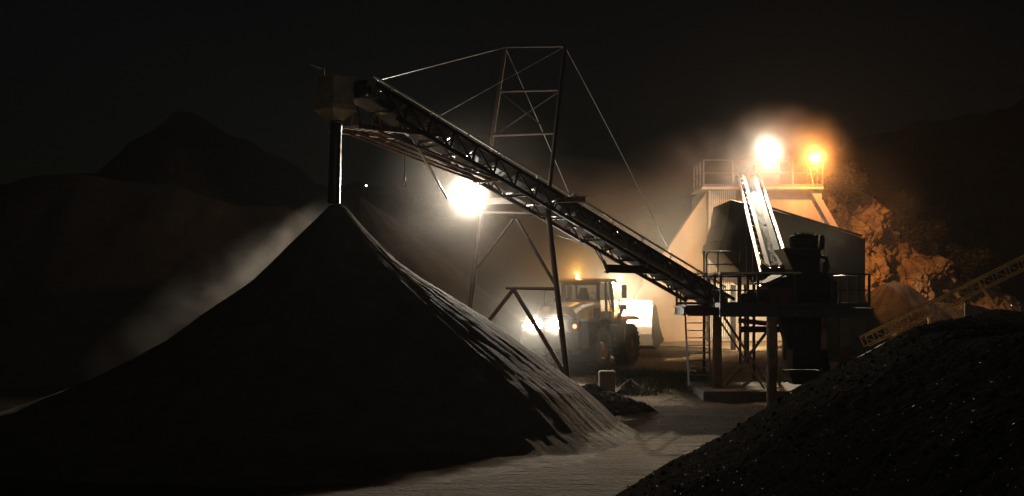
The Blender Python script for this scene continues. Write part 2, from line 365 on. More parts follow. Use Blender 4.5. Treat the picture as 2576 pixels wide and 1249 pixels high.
# head end: pulley, box hood, funnel, sleeve
hd = C(LEN, 0, 0)
m = MB(); m.tube(C(LEN-.25, -.38, -.2), C(LEN-.25, .38, -.2), .2, n=20); obj('head_pulley', m, M['steel'], stk, smoothed=True)
dh = V((D.x, D.y, 0)).normalized()
cx = P(843, 260, 35.0); cx.z = 0
def HB(a, w, z): return cx+dh*a+NR*w+V((0, 0, z))
def rect(a0, a1, w, z): return [HB(a0, -w, z), HB(a1, -w, z), HB(a1, w, z), HB(a0, w, z)]
zt, zm, zb = P(0, 195, 35).z, P(0, 266, 35).z, P(0, 304, 35).z
m = MB(); m.loft(rect(-.32, .32, .34, zt), rect(-.32, .32, .34, zm))
for a in (-.325, .325): m.beam(HB(a, -.36, zt-.02), HB(a, .36, zt-.02), .03, .05)
hood = obj('head_box', m, M['chute'], stk)
m = MB(); m.loft(rect(-.42, .40, .4, zm+.0), rect(-.40, .38, .38, zm-.12)); m.loft(rect(-.39, .37, .37, zm-.121), [HB(a, w, zb) for a, w in ((-.14, -.14), (.14, -.14), (.14, .14), (-.14, .14))])
obj('funnel', m, M['chute'], stk)
m = MB(); m.beam(HB(.2, -.2, zt-.01), HB(.2, -.2, zt+.23), .04); m.beam(HB(.18, -.19, zt+.2), HB(.5, -.32, zt+.3), .05, .03)
obj('belt_scraper', m, M['rust'], stk)
m = MB(); tp, bt = P(846, 304, 35), P(840, 515, 35)
m.lathe([(0, .135), (.07, .15), (.075, .145), (.6, .142), (1.3, .15), (2.0, .155), (2.04, .15)], tp, (bt-tp), 28)
slv = obj('discharge_sleeve', m, M['black'], stk, smoothed=True)
m = MB(); m.lathe([(.02, .152), (.02, .16), (.06, .16), (.06, .152)], tp, (bt-tp), 28); obj('clamp_band', m, M['galv'], slv, smoothed=True)
# inspection walkway under the head, its struts
m = MB(); zw = P(0, 326, 35.4).z
for w in (.62, -.55):
    a = HB(-.25, w, zw); b = HB(-3.0, w, zw); m.channel(a, b, .08, .11, .016)
    for k in range(5): m.beam(HB(-.3-k*.65, w, zw+.05), HB(-.3-k*.65, w*.8, zw+.5), .03)
for k in range(12): m.beam(HB(-.3-k*.24, -.55, zw+.05), HB(-.3-k*.24, .62, zw+.05), .1, .02)
obj('head_walkway', m, M['rust'], stk)
m = MB()
for w in (.58, .2, -.2, -.5):
    m.beam(HB(-.9, w, zw-.06), C(LEN-5.2, w*.8, -TD-.05), .05)
m.beam(HB(-1.7, -.5, zw-.2), HB(-1.7, .55, zw-.2), .05); m.beam(C(LEN-5.2, -HW, -TD-.09), C(LEN-5.2, HW, -TD-.09), .07)
obj('walkway_strut', m, M['rust'], stk)
m = MB(); m.tube(P(1027, 330, 36.0), P(1125, 500, 37.6), .034, n=10); m.tube(P(1022, 326, 36.0), P(1030, 336, 36.05), .055, n=10); obj('hinged_prop', m, M['pale'], stk, smoothed=True)
m = MB(); hk = P(1018, 372, 36.6)
m.tube(hk, P(1018, 448, 36.6), .008, n=6); m.tube(P(1018, 446, 36.6), P(1018, 456, 36.6), .03, n=8)
q = P(1018, 464, 36.6); m.path([q+V((.03*sin(t), 0, .06*cos(t))) for t in [i*.5 for i in range(12)]], .012)
obj('hook_chain', m, M['galv'], stk)
# service pipe clipped under the near side, catwalk tray hung under the lower half
m = MB(); m.tube(C(2.6, HW+.14, -.40), C(7.9, HW+.14, -.40), .085, n=14)
for s in (3.0, 4.2, 5.4, 6.7): m.tube(C(s, HW+.14, -.40), C(s+.07, HW+.14, -.40), .1, n=14); m.beam(C(s, HW+.02, -.40), C(s, HW+.02, -TD-.1), .05)
obj('service_pipe', m, M['galv'], stk, smoothed=False)
m = MB(); a, b = P(1524, 676, 42.4), P(1668, 680, 43.6)
m.channel(a, b, .2, .24, .03)
m.beam(P(1518, 655, 42.4), P(1530, 688, 42.4), .06, .1)
for p, q in (((1522, 664, 42.4), (1504, 628, 42.2)), ((1516, 660, 42.5), (1494, 624, 42.3))): m.tube(P(*p), P(*q), .02)
obj('hung_beam', m, M['steel'], stk)
m = MB(); m.tube(P(1400, 592, 41.5), P(1505, 622, 42.2), .01, n=6); obj('power_cable', m, M['black'], stk)
m = MB(); m.tube(C(.0, -.38, -.2), C(.0, .38, -.2), .17, n=18); obj('tail_pulley', m, M['steel'], stk, smoothed=True)
for w in (-HW, HW): m = MB(); m.beam(C(.1, w, -.3), V((C(.1, w, -.3).x, C(.1, w, -.3).y, 3.0)), .08); obj('tail_stand', m, M['steel'], stk)

# ------------------------------------------------------------------ mast with stays
n0, n1, n2 = P(1432, 965, 40.3), P(1377, 522, 40.3), P(1421, 118, 40.8)
f0, f1, f2 = P(1156, 975, 41.9), P(1212, 530, 41.9), P(1271, 120, 42.3)
mast = thing('support_mast', ((n0.x+f0.x)/2, 41.1, 0), 'tall rust brown two legged mast of tubes straddling the long conveyor', 'mast')
for lo_, k, hi_, r in ((n0, n1, n2, .082), (f0, f1, f2, .075)):
    m = MB(); m.tube(lo_+V((0, 0, -.3)), k, r, n=12); m.tube(k, hi_, r*.75, n=12); m.tube(k-V((0, 0, .15)), k+V((0, 0, .15)), r*1.25, n=12)
    m.tube(lo_+V((0, 0, .02)), lo_+V((0, 0, .06)), .22, n=12)
    obj('leg', m, M['mast'], mast, smoothed=False)
def bar(name, p, q, r, mt='mast', box=False):
    m = MB(); m.channel(p, q, r, r*1.3, .02) if box else m.tube(p, q, r, n=10); return obj(name, m, M[mt], mast)
bar('cross_beam', P(1200, 508, 42.0), P(1472, 502, 39.5), .13, box=True)
bar('cross_bar', f1+V((0, 0, -.06)), n1+V((0, 0, -.2)), .05)
bar('cross_bar', P(1274, 725, 41.2), P(1401, 727, 40.35), .05)
for v in (118, 231, 342):
    t_ = (v-120)/410.; bar('cross_bar', f2.lerp(f1, t_), n2.lerp(n1, t_*1.0), .04)
bar('brace', P(1300, 552, 41.1), P(1396, 715, 40.33), .05); bar('brace', P(1292, 552, 41.1), P(1196, 680, 41.9), .032)
bar('brace', P(1292, 728, 41.1), P(1221, 818, 41.75), .06); bar('brace', P(1292, 728, 41.1), P(1421, 940, 40.4), .065)
bar('brace', P(1262, 235, 42.2), P(1391, 338, 40.7), .017); bar('brace', P(1400, 235, 40.9), P(1248, 338, 42.1), .017)
bar('stay_cable', f2, C(LEN-1.2, -HW-.06, .55), .007, 'pale'); bar('stay_cable', n2, C(LEN-2.6, HW, .05), .007, 'pale')
def sag(p, q, s):
    m = MB(); m.path([p.lerp(q, i/14)+V((0, 0, -s*sin(pi*i/14))) for i in range(15)], .009, 6); return obj('stay_cable', m, M['pale'], mast)
sag(n2, C(3.0, HW, .1), -.10); sag(f2, C(6.6, -HW, .1), -.06)

def floodlight(name, loc, aim, r, lens, label, cat='lamp', post=None):
    t = thing(name, loc, label, cat); ax = (V(aim)-V(loc)).normalized()
    m = MB(); m.lathe([(-.30, .0), (-.30, r*.35), (-.16, r*.6), (-.02, r*1.04), (.03, r*1.08), (.03, r*1.0), (-.02, r*.98), (-.02, .0)], loc, ax, 28); obj('housing', m, M['darkiron'], t, smoothed=True)
    m = MB(); m.lathe([(.0, r*.97), (.05, r*.9), (.10, r*.6), (.12, .0001)], loc, ax, 28); obj('lens', m, lens, t, smoothed=True)
    if post:
        m = MB()
        for a, b in zip(post, post[1:]): m.tube(a, b, .03, n=8)
        obj('bracket', m, M['rust'], t)
    return t
TL = P(1190, 489, 41.5)
floodlight('flood_lamp', TL, (-1.6, 20, 4.3), .3, M['white_lamp'], 'dazzling white floodlight hung under the conveyor beside the mast', post=[TL+V((.05, .25, .05)), TL+V((.15, .38, .0)), P(1213, 508, 41.9)])
ax = (V((-1.6, 20, 4.3))-TL).normalized()
lamp('tower_flood_light', 'SPOT', TL+ax*.2, POWER['tower'], WARM, (-4.6, 34, 4.5), 132, .5, .12)
lamp('tower_flood_spill', 'POINT', TL+ax*.36, POWER['tspill'], WARM, r=.1)

# ------------------------------------------------------------------ screening platform
ZD, ZR = 3.04, 4.04
XL, XR, YF, YB = 6.32, 10.8, 43.0, 47.3
plat = thing('steel_platform', (8.5, 45, 0), 'dark steel work platform on columns with railings and a ladder', 'platform')
m = MB(); m.box((XL-.75, 45.6, ZD-.05), (XR, YB+.8, ZD)); m.box((XL, YF, ZD-.05), (XR, 45.6, ZD)); obj('deck', m, M['steel'], plat)
m = MB()
m.channel((XL-.05, YF-.05, ZD-.2), (XR+.05, YF-.05, ZD-.2), .16, .26, .03); m.channel((XL-.75, YB+.85, ZD-.2), (XR+.05, YB+.85, ZD-.2), .16, .26, .03)
m.channel((XL-.8, 45.6, ZD-.2), (XL-.8, YB+.8, ZD-.2), .12, .26, .03); m.channel((XR+.1, YF, ZD-.2), (XR+.1, YB+.8, ZD-.2), .12, .26, .03); m.channel((XL-.7, 45.55, ZD-.2), (XR, 45.55, ZD-.2), .14, .26, .03)
obj('edge_beam', m, M['steel'], plat)
def rail(pts, mt, zs=(1.0, .5), r=.025, toe=True, spacing=1.15, skip=()):
    m = MB(); pts = [V(p) for p in pts]
    for z in zs:
        m.path([p+V((0, 0, z)) for p in pts], r if z == zs[0] else r*.7, 8)
    for i, (a, b) in enumerate(zip(pts, pts[1:])):
        n = max(1, round((b-a).length/spacing))
        for k in range(n+(1 if i == len(pts)-2 else 0)):
            p = a.lerp(b, k/n); m.beam(p, p+V((0, 0, zs[0])), .075, .04, V((0, 1, 0)))
        if toe: m.beam(a+V((0, 0, .07)), b+V((0, 0, .07)), .012, .12)
    return m
m = MB(); m.tube((XL, YF-.03, ZR), (8.75, YF-.03, ZR), .028); m.tube((XL, YF, ZR), (XL, 45.6, ZR), .028); obj('hand_rail', m, M['pale'], plat)  # pale tube paints the bright highlight along the dark front railing
obj('railing', rail([(XL, 45.6, ZD-.045), (XL, YF, ZD-.045), (XR, YF, ZD-.045), (XR, YB+.8, ZD-.045), (XL-.75, YB+.8, ZD-.045)], 'galv', (1.0, .52)), M['steel'], plat)
m = MB(); m.path([(XL-.75, 45.6, ZD+1), (XL, 45.6, ZD+1)], .022); m.path([(XL-.75, YB+.8, ZD+1), (XL-.75, 45.6, ZD+1)], .022)
for y in (45.6, 47.0): m.beam((XL-.75, y, ZD), (XL-.75, y, ZD+1.1), .06, .03)
obj('railing', m, M['steel'], plat)
def column(x, y, z0, w=.27):
    m = MB(); m.channel((x, y, z0), (x, y, ZD-.33), w, w, .03, V((0, 1, 0))); m.box((x-.2, y-.2, z0), (x+.2, y+.2, z0+.03)); return obj('column', m, M['rust'], plat)
SZ = .32
column(6.75, 46.8, SZ); column(7.83, 42.9, -.05, .26); column(10.2, 46.8, SZ); column(10.1, 43.3, -.05); column(8.6, 46.9, SZ, .2)
m = MB(); a, b = V((6.95, 46.6, ZD-.4)), V((8.4, 46.3, SZ+.05)); off = V((-.14, 0, -.12))
m.beam(a, b, .08, .08); obj('cross_brace', m, M['rust'], plat); m = MB(); m.beam(a+off, b+off, .06, .06); obj('cross_brace', m, M['rust'], plat)
m = MB(); m.beam((7.0, 46.45, SZ+.1), (8.55, 46.35, ZD-.55), .09); obj('cross_brace', m, M['rust'], plat)
m = MB(); m.beam((7.4, 46.2, 2.25), (9.0, 46.2, 2.25), .14, .2); m.beam((7.3, 45.8, 2.55), (8.2, 45.5, 2.45), .2, .15); obj('under_beam', m, M['steel'], plat)
lad = MB(); lx0, lx1, ly = 5.86, 6.62, 47.75
m = MB()
for x in (lx0, lx1): m.beam((x+.06 if x == lx0 else x, ly-.15, SZ), (x-.06 if x == lx0 else x, ly+.05, ZD+.0), .055, .09)
ladder = obj('ladder', m, M['galv'], plat)
for k in range(11):
    z = SZ+.12+k*.248; m = MB(); m.tube((lx0+.03, ly-.13+.15*k/10, z), (lx1, ly-.13+.15*k/10, z), .018, n=8); obj('rung', m, M['galv'], ladder)
m = MB(); m.prism([P(1722, 958, 50.0), P(2120, 958, 50.0), P(2120, 958, 50.0)-V((0, 4.9, 0)), P(1722, 958, 50.0)-V((.0, 4.9, 0))], (0, 0, -.75))
for p in m.v: p.z = SZ-.005 if p.z > 0 else -.3
pl = tag(obj('concrete_plinth', m, mat('dark_plinth_concrete', (.15, .125, .1), .95, 0, .5, 2), bevel=.04), 'broad low concrete plinth under the steel platform', 'plinth')  # one even, darker concrete tone for the whole plinth
# crusher with hopper
crs = thing('crusher', (9.5, 45.2, SZ), 'black hulking crusher with flared hopper standing through the platform', 'machine')
def Pc(u, v, Y=45.0): return P(u, v, Y)
def boxpx(u0, u1, v0, v1, y0, y1, ym=None):
    a = P(u0, v0, y0); b = P(u1, v1, y0); m = MB(); m.box((a.x, y0, b.z), (b.x, y1, a.z)); return m
m = MB(); o1 = [P(1932, 722, 44.2), P(1932, 768, 44.2), P(2106, 768, 44.2), P(2106, 722, 44.2), P(2066, 692, 44.2), P(1992, 692, 44.2)]
m.prism(o1, (0, 2.0, 0)); obj('housing', m, M['darkiron'], crs, bevel=.03)
m = MB(); e0, e1 = P(1926, 716, 44.0), P(1990, 688, 44.0); m.prism([e0, e1, e1+V((0, 0, .05)), e0+V((0, 0, .05))], (0, 2.4, 0)); e0, e1 = P(2110, 718, 44.0), P(2066, 688, 44.0); m.prism([e0, e1, e1+V((0, 0, .05)), e0+V((0, 0, .05))], (0, 2.4, 0)); obj('cover', m, M['darkiron'], crs)
m = boxpx(1936, 1992, 724, 766, 44.12, 44.19); obj('side_panel', m, mat('dull_red_paint', (.10, .02, .018), .6), crs, bevel=.01)
m = boxpx(1994, 2064, 660, 692, 44.4, 45.6); obj('neck', m, M['darkiron'], crs, bevel=.02)
def ringpx(u0, u1, v, y0, y1):
    a, b = P(u0, v, y0), P(u1, v, y0); return [V((a.x, y0, a.z)), V((b.x, y0, a.z)), V((b.x, y1, a.z)), V((a.x, y1, a.z))]
m = MB(); m.loft(ringpx(1994, 2060, 680, 44.5, 45.5), ringpx(1970, 2066, 626, 44.2, 45.8)); m.beam(P(1968, 626, 44.2), P(2068, 626, 44.2), .03, .05); obj('hopper', m, M['steel'], crs)
mot = MB(); c = P(2022, 607, 45); mot.lathe([(-.44, 0.0), (-.44, .14), (-.4, .17), (-.33, .19), (.33, .19), (.36, .21), (.42, .21), (.44, .1), (.44, 0)], c, (1, 0, 0), 24)
for i in range(24):
    an = i/24*2*pi; mot.beam(c+V((-.3, .2*cos(an), .2*sin(an))), c+V((.3, .2*cos(an), .2*sin(an))), .014, .04, V((0, cos(an), sin(an))))
mot.box((c.x-.36, c.y-.25, c.z-.25), (c.x+.4, c.y+.25, c.z-.17)); mot.box((c.x-.1, c.y-.1, c.z+.18), (c.x+.12, c.y+.1, c.z+.25))
mot.box((c.x-.3, c.y-.05, c.z+.15), (c.x-.28, c.y+.0, c.z+.27)); mot.box((c.x+.27, c.y-.05, c.z+.15), (c.x+.29, c.y+.0, c.z+.27))
obj('motor', mot, M['darkiron'], crs)
m = MB(); m.lathe([(0, .0), (0, .22), (.06, .24), (.1, .24), (.12, .2), (.12, 0)], P(2066, 610, 45)-V((.05, 0, 0)), (1, 0, 0), 24); obj('fan_cover', m, M['darkiron'], crs, smoothed=True)
m = boxpx(1995, 2066, 790, 930, 44.6, 45.7); m.loft(ringpx(1985, 2075, 935, 44.5, 45.8), ringpx(1996, 2064, 968, 44.7, 45.6)); m.prism([P(1960, 795, 44.8), P(1996, 795, 44.8), P(1996, 880, 44.8), P(1985, 880, 44.8)], (0, .7, 0)); obj('discharge_casing', m, M['darkiron'], crs, bevel=.02)
m = MB(); m.path([P(2072, 700, 44.6), P(2084, 672, 44.6), P(2078, 650, 44.7), P(2064, 645, 44.8)], .06, 10); m.tube(P(2076, 690, 44.6), P(2076, 660, 44.6), .09, n=12); obj('hose', m, M['black'], crs, smoothed=True)
m = MB(); m.loft([P(2064, 880, 45), P(2082, 880, 45), P(2092, 960, 44.6), P(2072, 965, 44.6)], [p+V((0, .35, 0)) for p in (P(2064, 880, 45), P(2082, 880, 45), P(2092, 960, 44.6), P(2072, 965, 44.6))]); obj('discharge_chute', m, M['sheet'], crs)
# motor on deck
mm = MB(); c = P(1888, 748, 45); c.z = ZD+.22
mm.lathe([(-.3, 0), (-.3, .1), (-.26, .17), (-.1, .2), (.15, .2), (.2, .16), (.3, .14), (.3, 0)], c, (1, .3, 0), 20); mm.box((c.x-.3, c.y-.2, ZD+.002), (c.x+.3, c.y+.2, ZD+.06)); mm.box((c.x-.08, c.y-.12, c.z+.15), (c.x+.1, c.y+.1, c.z+.26))
t = thing('drive_motor', (c.x, c.y, ZD), 'squat dark electric motor bolted to the platform deck', 'motor'); obj('casing', mm, M['darkiron'], t)
m = MB(); m.box((c.x-.02, c.y+.3, ZD+.002), (c.x+.55, c.y+.6, ZD+.5)); obj('belt_guard', m, M['galv'], t, bevel=.03)

# ------------------------------------------------------------------ feed conveyor (bright belt down to the platform)
T2, H2 = P(1948, 672, 47.2), P(1884, 446, 63.0)
D2, N2, U2 = CF(T2, H2); R2 = V((D2.y, -D2.x, 0)).normalized(); L2 = (H2-T2).length
def G(s, w, h): return T2+D2*s+R2*w+U2*h
fc = thing('feed_conveyor', (T2.x, T2.y, ZD), 'steep floodlit conveyor with white dusted belt carrying stone down to the platform', 'conveyor')
m = MB()
for w0, h0, w1, h1 in ((-.31, .12, -.12, 0), (-.12, 0, .12, 0), (.12, 0, .31, .12)):
    m.prism([G(0, w0, h0), G(0, w1, h1), G(0, w1, h1+.015), G(0, w0, h0+.015)], D2*L2)
obj('belt', m, M['whitebelt'], fc)
m = MB()
def stones(a, b):
    w = -.15+.3*a; s = b*L2*.985+.02; e = .045*(1-(2*a-1)**2)
    return G(s, w+.03*fbm(s*2, 1), .018+e+.03*abs(fbm(s*7, w*9, 2)))
m.grid(10, 420, stones); st = obj('stone_load', m, mat('crushed_stone', (.028, .024, .02), .9, 0, .5, 14, .6, 25), fc); st['kind'] = 'stuff'
for w in (-.47, .47):
    m = MB(); m.tube(G(-.3, w, .12), G(L2, w, .12), .026); m.beam(G(-.3, w, -.12), G(L2, w, -.12), .05, .12, U2)
    obj('side_rail', m, M['galv'], fc)
for i in range(15):
    s = .4+i*L2/15.2; m = MB()
    for sg in (-1, 1): m.tube(G(s, .13*sg, -.05), G(s, .38*sg, .1), .035, n=8); m.beam(G(s, .41*sg, -.12), G(s, .41*sg, .14), .02)
    m.tube(G(s, -.13, -.05), G(s, .13, -.05), .035, n=8); obj('idler_roller', m, M['galv'], fc)
m = MB(); m.prism([G(-.1, -.42, .22), G(-.1, -.2, .02), G(-.1, .2, .02), G(-.1, .42, .22), G(-.1, .42, -.1), G(-.1, -.42, -.1)], -D2*.12); obj('skirt_rubber', m, M['black'], fc)
m = MB(); m.tube(G(-.2, -.36, -.2), G(-.2, .36, -.2), .16, n=16); m.prism([G(-.3, -.4, -.1), G(-.3, .4, -.1), G(-.3, .4, -.5), G(-.3, -.4, -.5)], D2*.1); obj('tail_box', m, M['sheet'], fc)
for s in (5.0, 9.5):
    for w in (-.4, .4):
        q = G(s, w, -.2); m = MB(); m.beam(q, V((q.x, q.y, gz(q.x, q.y)-.1)), .1); obj('leg', m, M['steel'], fc)

# ------------------------------------------------------------------ dark bin in front of the tower
bn = thing('storage_bin', P(2010, 880, 59), 'big dark dusty steel bin with a long sloping top behind the crusher', 'bin')
bn.location.z = 1.0
YBN = 57.5
m = MB(); m.prism([P(u, v, YBN) for u, v in ((1838, 503), (1931, 524), (2060, 563), (2166, 597), (2166, 716), (1900, 716), (1861, 683), (1822, 640), (1812, 618), (1830, 556))], (0, 5.0, 0)); obj('body', m, M['sheet'], bn, bevel=.03)
m = MB()
m.prism([P(1812, 606, YBN-.06), P(1822, 600, YBN-.06), P(1824, 634, YBN-.06), P(1815, 640, YBN-.06), P(1808, 628, YBN-.06)], (0, 5.1, 0)); obj('lip', m, M['sheet'], bn)
m = MB(); m.beam(P(1930, 521, YBN-.05), P(2168, 594, YBN-.05), .12, .08)
obj('roof_edge', m, M['sheet'], bn)
m = boxpx(2080, 2177, 600, 885, YBN-.35, YBN+4); obj('side_wall', m, M['sheet'], bn, bevel=.02)
m = MB()
for u in (1932, 2010): m.beam(P(u, 560, YBN-.08), P(u, 714, YBN-.08), .1, .06, V((0, 1, 0)))
for v in (620, 660): m.beam(P(1960, v, YBN-.07), P(2075, v+4, YBN-.07), .05, .08)
obj('stiffener', m, M['sheet'], bn)
for u, w in ((1878, .2), (1975, .22), (2070, .25)):
    m = MB(); p = P(u, 716, YBN+.5); m.beam(p, V((p.x, p.y, gz(p.x, p.y)-.1)), w, w, V((0, 1, 0))); obj('leg', m, M['steel'], bn); m = MB(); p2 = p+V((0, 3.5, 0)); m.beam(p2, V((p2.x, p2.y, gz(p2.x, p2.y)-.1)), w, w, V((0, 1, 0))); obj('leg', m, M['steel'], bn)
m = MB(); m.beam(P(1884, 780, YBN+.45), P(1965, 718, YBN+.45), .12); obj('brace', m, M['steel'], bn)
wp = P(1915, 712, YBN+3.6)
m = MB(); m.box((wp.x-.2, wp.y-.06, wp.z-.1), (wp.x+.2, wp.y+.06, wp.z+.06)); wk = obj('work_lamp', m, M['darkiron'], bn)
m = MB(); m.box((wp.x-.17, wp.y-.04, wp.z-.12), (wp.x+.17, wp.y+.04, wp.z-.101)); obj('lens', m, M['white_lamp'], wk)
lamp('bin_work_light', 'SPOT', wp-V((0, 0, .16)), POWER['bin'], COOLW, wp+V((-.4, 3, -1.4)), 150, .5, .06)
# access railing left of the bin
ar = thing('access_railing', P(1772, 700, 54), 'grey tubular railing with a looped end standing left of the dark bin', 'railing')
ar.location.z = gz(7.3, 54)
m = MB(); q = lambda u, v: P(u, v, 54)
m.path([q(1777, 692), q(1777, 648), q(1779, 638), q(1784, 634), q(1850, 634)], .035); m.path([q(1779, 666), q(1862, 665)], .028)
for u in (1806, 1862): m.beam(q(u, 634), q(u, 692), .05)
obj('handrail', m, M['steel'], ar)
m = MB(); m.beam(q(1771, 632), q(1771, 700), .06, .12); p = q(1771, 700)
for u in (1771, 1862): p = q(u, 695); m.beam(p, V((p.x, p.y, gz(p.x, p.y)-.1)), .09)
m.beam(q(1768, 696), q(1866, 696), .1, .08); obj('post', m, M['steel'], ar)

# ------------------------------------------------------------------ concrete tower behind
YT = 64.5
tw = thing('concrete_tower', P(1960, 845, YT), 'broad concrete silo tower with a railed walkway along its roof', 'building')
tw.location.z = 1.0
def pz(u, v): return P(u, v, YT)
m = MB(); m.prism([pz(1782, 474), pz(2068, 474), pz(2068, 860), pz(1782, 860)], (0, 6, 0)); obj('wall', m, M['concrete'], tw, bevel=.05)
m = MB(); m.prism([P(1779, 480, YT+.25), P(1779, 870, YT+.25), P(1560, 870, YT+.25), P(1560, 800, YT+.25)], (0, 1.0, 0)); obj('light_edge_wall', m, seam_wall('seamed_lamplit_concrete', (.27, .17, .095)), tw, bevel=.04)  # slope follows the lamplight's edge; the orange light is in the colour
m = MB(); m.prism([P(2036, 476, YT-.35), P(2068, 476, YT-.35), P(2068, 500, YT-.35), P(2140, 625, YT-.35), P(2140, 660, YT-.35)], (0, .34, 0)); obj('buttress', m, M['concrete'], tw, bevel=.02)
m = MB(); m.prism([P(2068, 500, YT-.02), P(2140, 625, YT-.02), P(2140, 870, YT-.02), P(2068, 870, YT-.02)], (0, 5, 0)); obj('wall', m, M['concrete'], tw)
m = MB()
for k in range(13):
    u = 1786+k*5.2; m.beam(pz(u, 480)-V((0, .04, 0)), pz(u, 850)-V((0, .04, 0)), .05, .05, V((0, 1, 0)))
obj('ribbed_cladding', m, mat('pale_cladding', (.36, .32, .26), .7, .2, .3, 2), tw)
m = MB(); a = P(1765, 470, YT-.6); b = P(2072, 470, YT-.6); m.box((a.x, YT-.6, a.z-.12), (b.x, YT+3, a.z)); deckz = a.z
obj('roof_slab', m, M['concrete'], tw, bevel=.02)
xl, xr = P(1770, 470, YT-.5).x, P(2069, 470, YT-.5).x
obj('roof_railing', rail([(xl, YT+2.8, deckz), (xl, YT-.5, deckz), (xr, YT-.5, deckz), (xr, YT+2.8, deckz)], 'galv', (1.2, .62), .035, True, 1.3), M['steel'], tw)
m = MB(); m.box((P(1905, 0, 64).x, YT+.3, deckz), (P(1970, 0, 64).x, YT+1.6, deckz+1.1)); obj('head_housing', m, M['sheet'], tw, bevel=.03)

FL = P(1934, 371, 60.8)
floodlight('flood_lamp', FL, (6.5, 36, 0), .30, M['white_lamp'], 'big white floodlight glaring above the head of the bright belt', post=[FL+V((0, .3, 0)), FL+V((0, .6, -.1)), V((FL.x, YT-.3, deckz+.6)), V((FL.x, YT-.3, deckz))])
ax = (V((6.5, 36, 0))-FL).normalized()
lamp('roof_flood_light', 'SPOT', FL+ax*.2, POWER['flood'], COOLW, (7.3, 39, 0), 78, .8, .12)
lamp('roof_flood_spill', 'POINT', FL+ax*.35, POWER['spill'], NEUT, r=.12)
SL = P(2043, 399, 62.6)
floodlight('sodium_lamp', SL, (12.5, 50, 3), .13, M['sodium_lamp'], 'orange sodium lamp on a bent pole at the roof railing', post=[SL+V((0, .2, 0)), P(2036, 418, 64.0), P(2047, 468, 64.0)])
lamp('sodium_light', 'POINT', SL+V((0.1, -.35, 0)), POWER['sodium'], SOD, r=.12)

# ------------------------------------------------------------------ rock face on the right
EDGE = [(2040, 440), (2110, 482), (2165, 505), (2290, 590), (2400, 668), (2560, 765), (3100, 800)]
def rockpt(a, b):
    u = 2085+a*900; Y0 = 62.8+a*22; Y = Y0+9*b*(1-.5*a)
    p = P(u, 0, Y0); z0 = gz(p.x, Y0)-.4; z = z0+(P(u, lerp(EDGE, u), Y).z-z0)*b
    x = (u-1288)/F*Y; k = smooth(0, .15, b)
    nz = 1.1*fbm(x*.3, z*.4, Y*.05, 5)+.6*abs(fbm(x*.9, z*1.1, 7, 4))+.2*fbm(x*3, z*3, 2, 3)
    return V((x+nz*.35*k, Y-nz*1.2*k, z+.4*k*fbm(x*1.2, Y, 3)))
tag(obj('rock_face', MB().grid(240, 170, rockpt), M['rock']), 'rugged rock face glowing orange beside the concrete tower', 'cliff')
def scrubpt(a, b):                                      # scrub slope that goes on up and back from the lip of the rock
    u = 2060+a*1500; Y0 = 62.8+(u-2085)/900*22; Yr = Y0+9*(1-.5*(u-2085)/900); Y = Yr+b*50
    p = P(u, lerp(EDGE, u), Yr); z = p.z+b*16*smooth(.02, .5, a)-.4
    x = (u-1288)/F*Yr+b*9
    return V((x+.7*fbm(x*.5, z*.6, 1), Y+1.5*fbm(x*.4, z*.5, 6), z+.9*fbm(x*.5, Y*.4, 3)))
def shrub(c, R, n, label, seed):
    rnd = random.Random(seed); t = thing('shrub', c, label, 'shrub')
    m = MB()
    for k in range(5):
        an = rnd.random()*6.28; e = c+V((R*.6*cos(an), R*.6*sin(an), R*(.8+rnd.random()*.6))); m.tube(c-V((0, 0, .3)), e, .05, .012, 6)
    obj('stem', m, M['bark'], t); m = MB()
    cl = [V((rnd.gauss(0, R*.45), rnd.gauss(0, R*.4), R*.75+rnd.gauss(0, R*.4))) for _ in range(14)]
    for i in range(n):
        p = c+rnd.choice(cl)+V((rnd.gauss(0, R*.17), rnd.gauss(0, R*.17), rnd.gauss(0, R*.15)))
        d = V((rnd.gauss(0, 1), rnd.gauss(0, 1), rnd.gauss(0, 1))).normalized(); e = d.orthogonal().normalized(); s = .09+.08*rnd.random()
        m.add([p, p+d*s+e*s*.35, p+d*s*2, p+d*s-e*s*.35], [(0, 1, 2, 3)])
    obj('foliage', m, M['leaf'], t)
tag(obj('hillside', MB().grid(120, 60, scrubpt), M['hill']), kind='structure')
for i, (u, v, Y, R, lb) in enumerate(((2125, 500, 70.0, .9, 'dark shrub overhanging the rock face right beside the tower'), (2245, 575, 74, 1.2, 'spreading shrub half lit on the orange rock face'), (2330, 640, 75, 1.3, 'dark bush at the foot of the rock face above the truss conveyor'), (2420, 690, 76, 1.2, 'low bush on the dark slope past the edge of the orange glow'))):
    shrub(P(u, v, Y), R, 1500, lb, 40+i)

# ------------------------------------------------------------------ lattice conveyor on the right
T3, H3 = P(2170, 848, 51), P(3000, 436, 43.8); D3, N3, U3 = CF(T3, H3); L3 = (H3-T3).length
def K(s, w, h): return T3+D3*s+N3*w+U3*h
lc = thing('lattice_conveyor', (T3.x, T3.y, 0), 'thin ochre lattice conveyor rising over the dark gravel heap', 'conveyor')
for w in (.2, -.2):
    m = MB(); m.beam(K(0, w, 0), K(L3, w, 0), .045); m.beam(K(0, w, -.37), K(L3, w, -.37), .04); s = 0
    while s < L3-.5:
        m.beam(K(s, w, 0), K(s, w, -.37), .022)
        if w > 0: m.beam(K(s, w, 0), K(s+.48, w, -.37), .022)
        s += .48
    obj('truss_side', m, M['ochre'], lc)
m = MB(); m.prism([K(0, -.2, .03), K(0, .2, .03), K(0, .2, .045), K(0, -.2, .045)], D3*L3); obj('belt', m, M['belt'], lc)
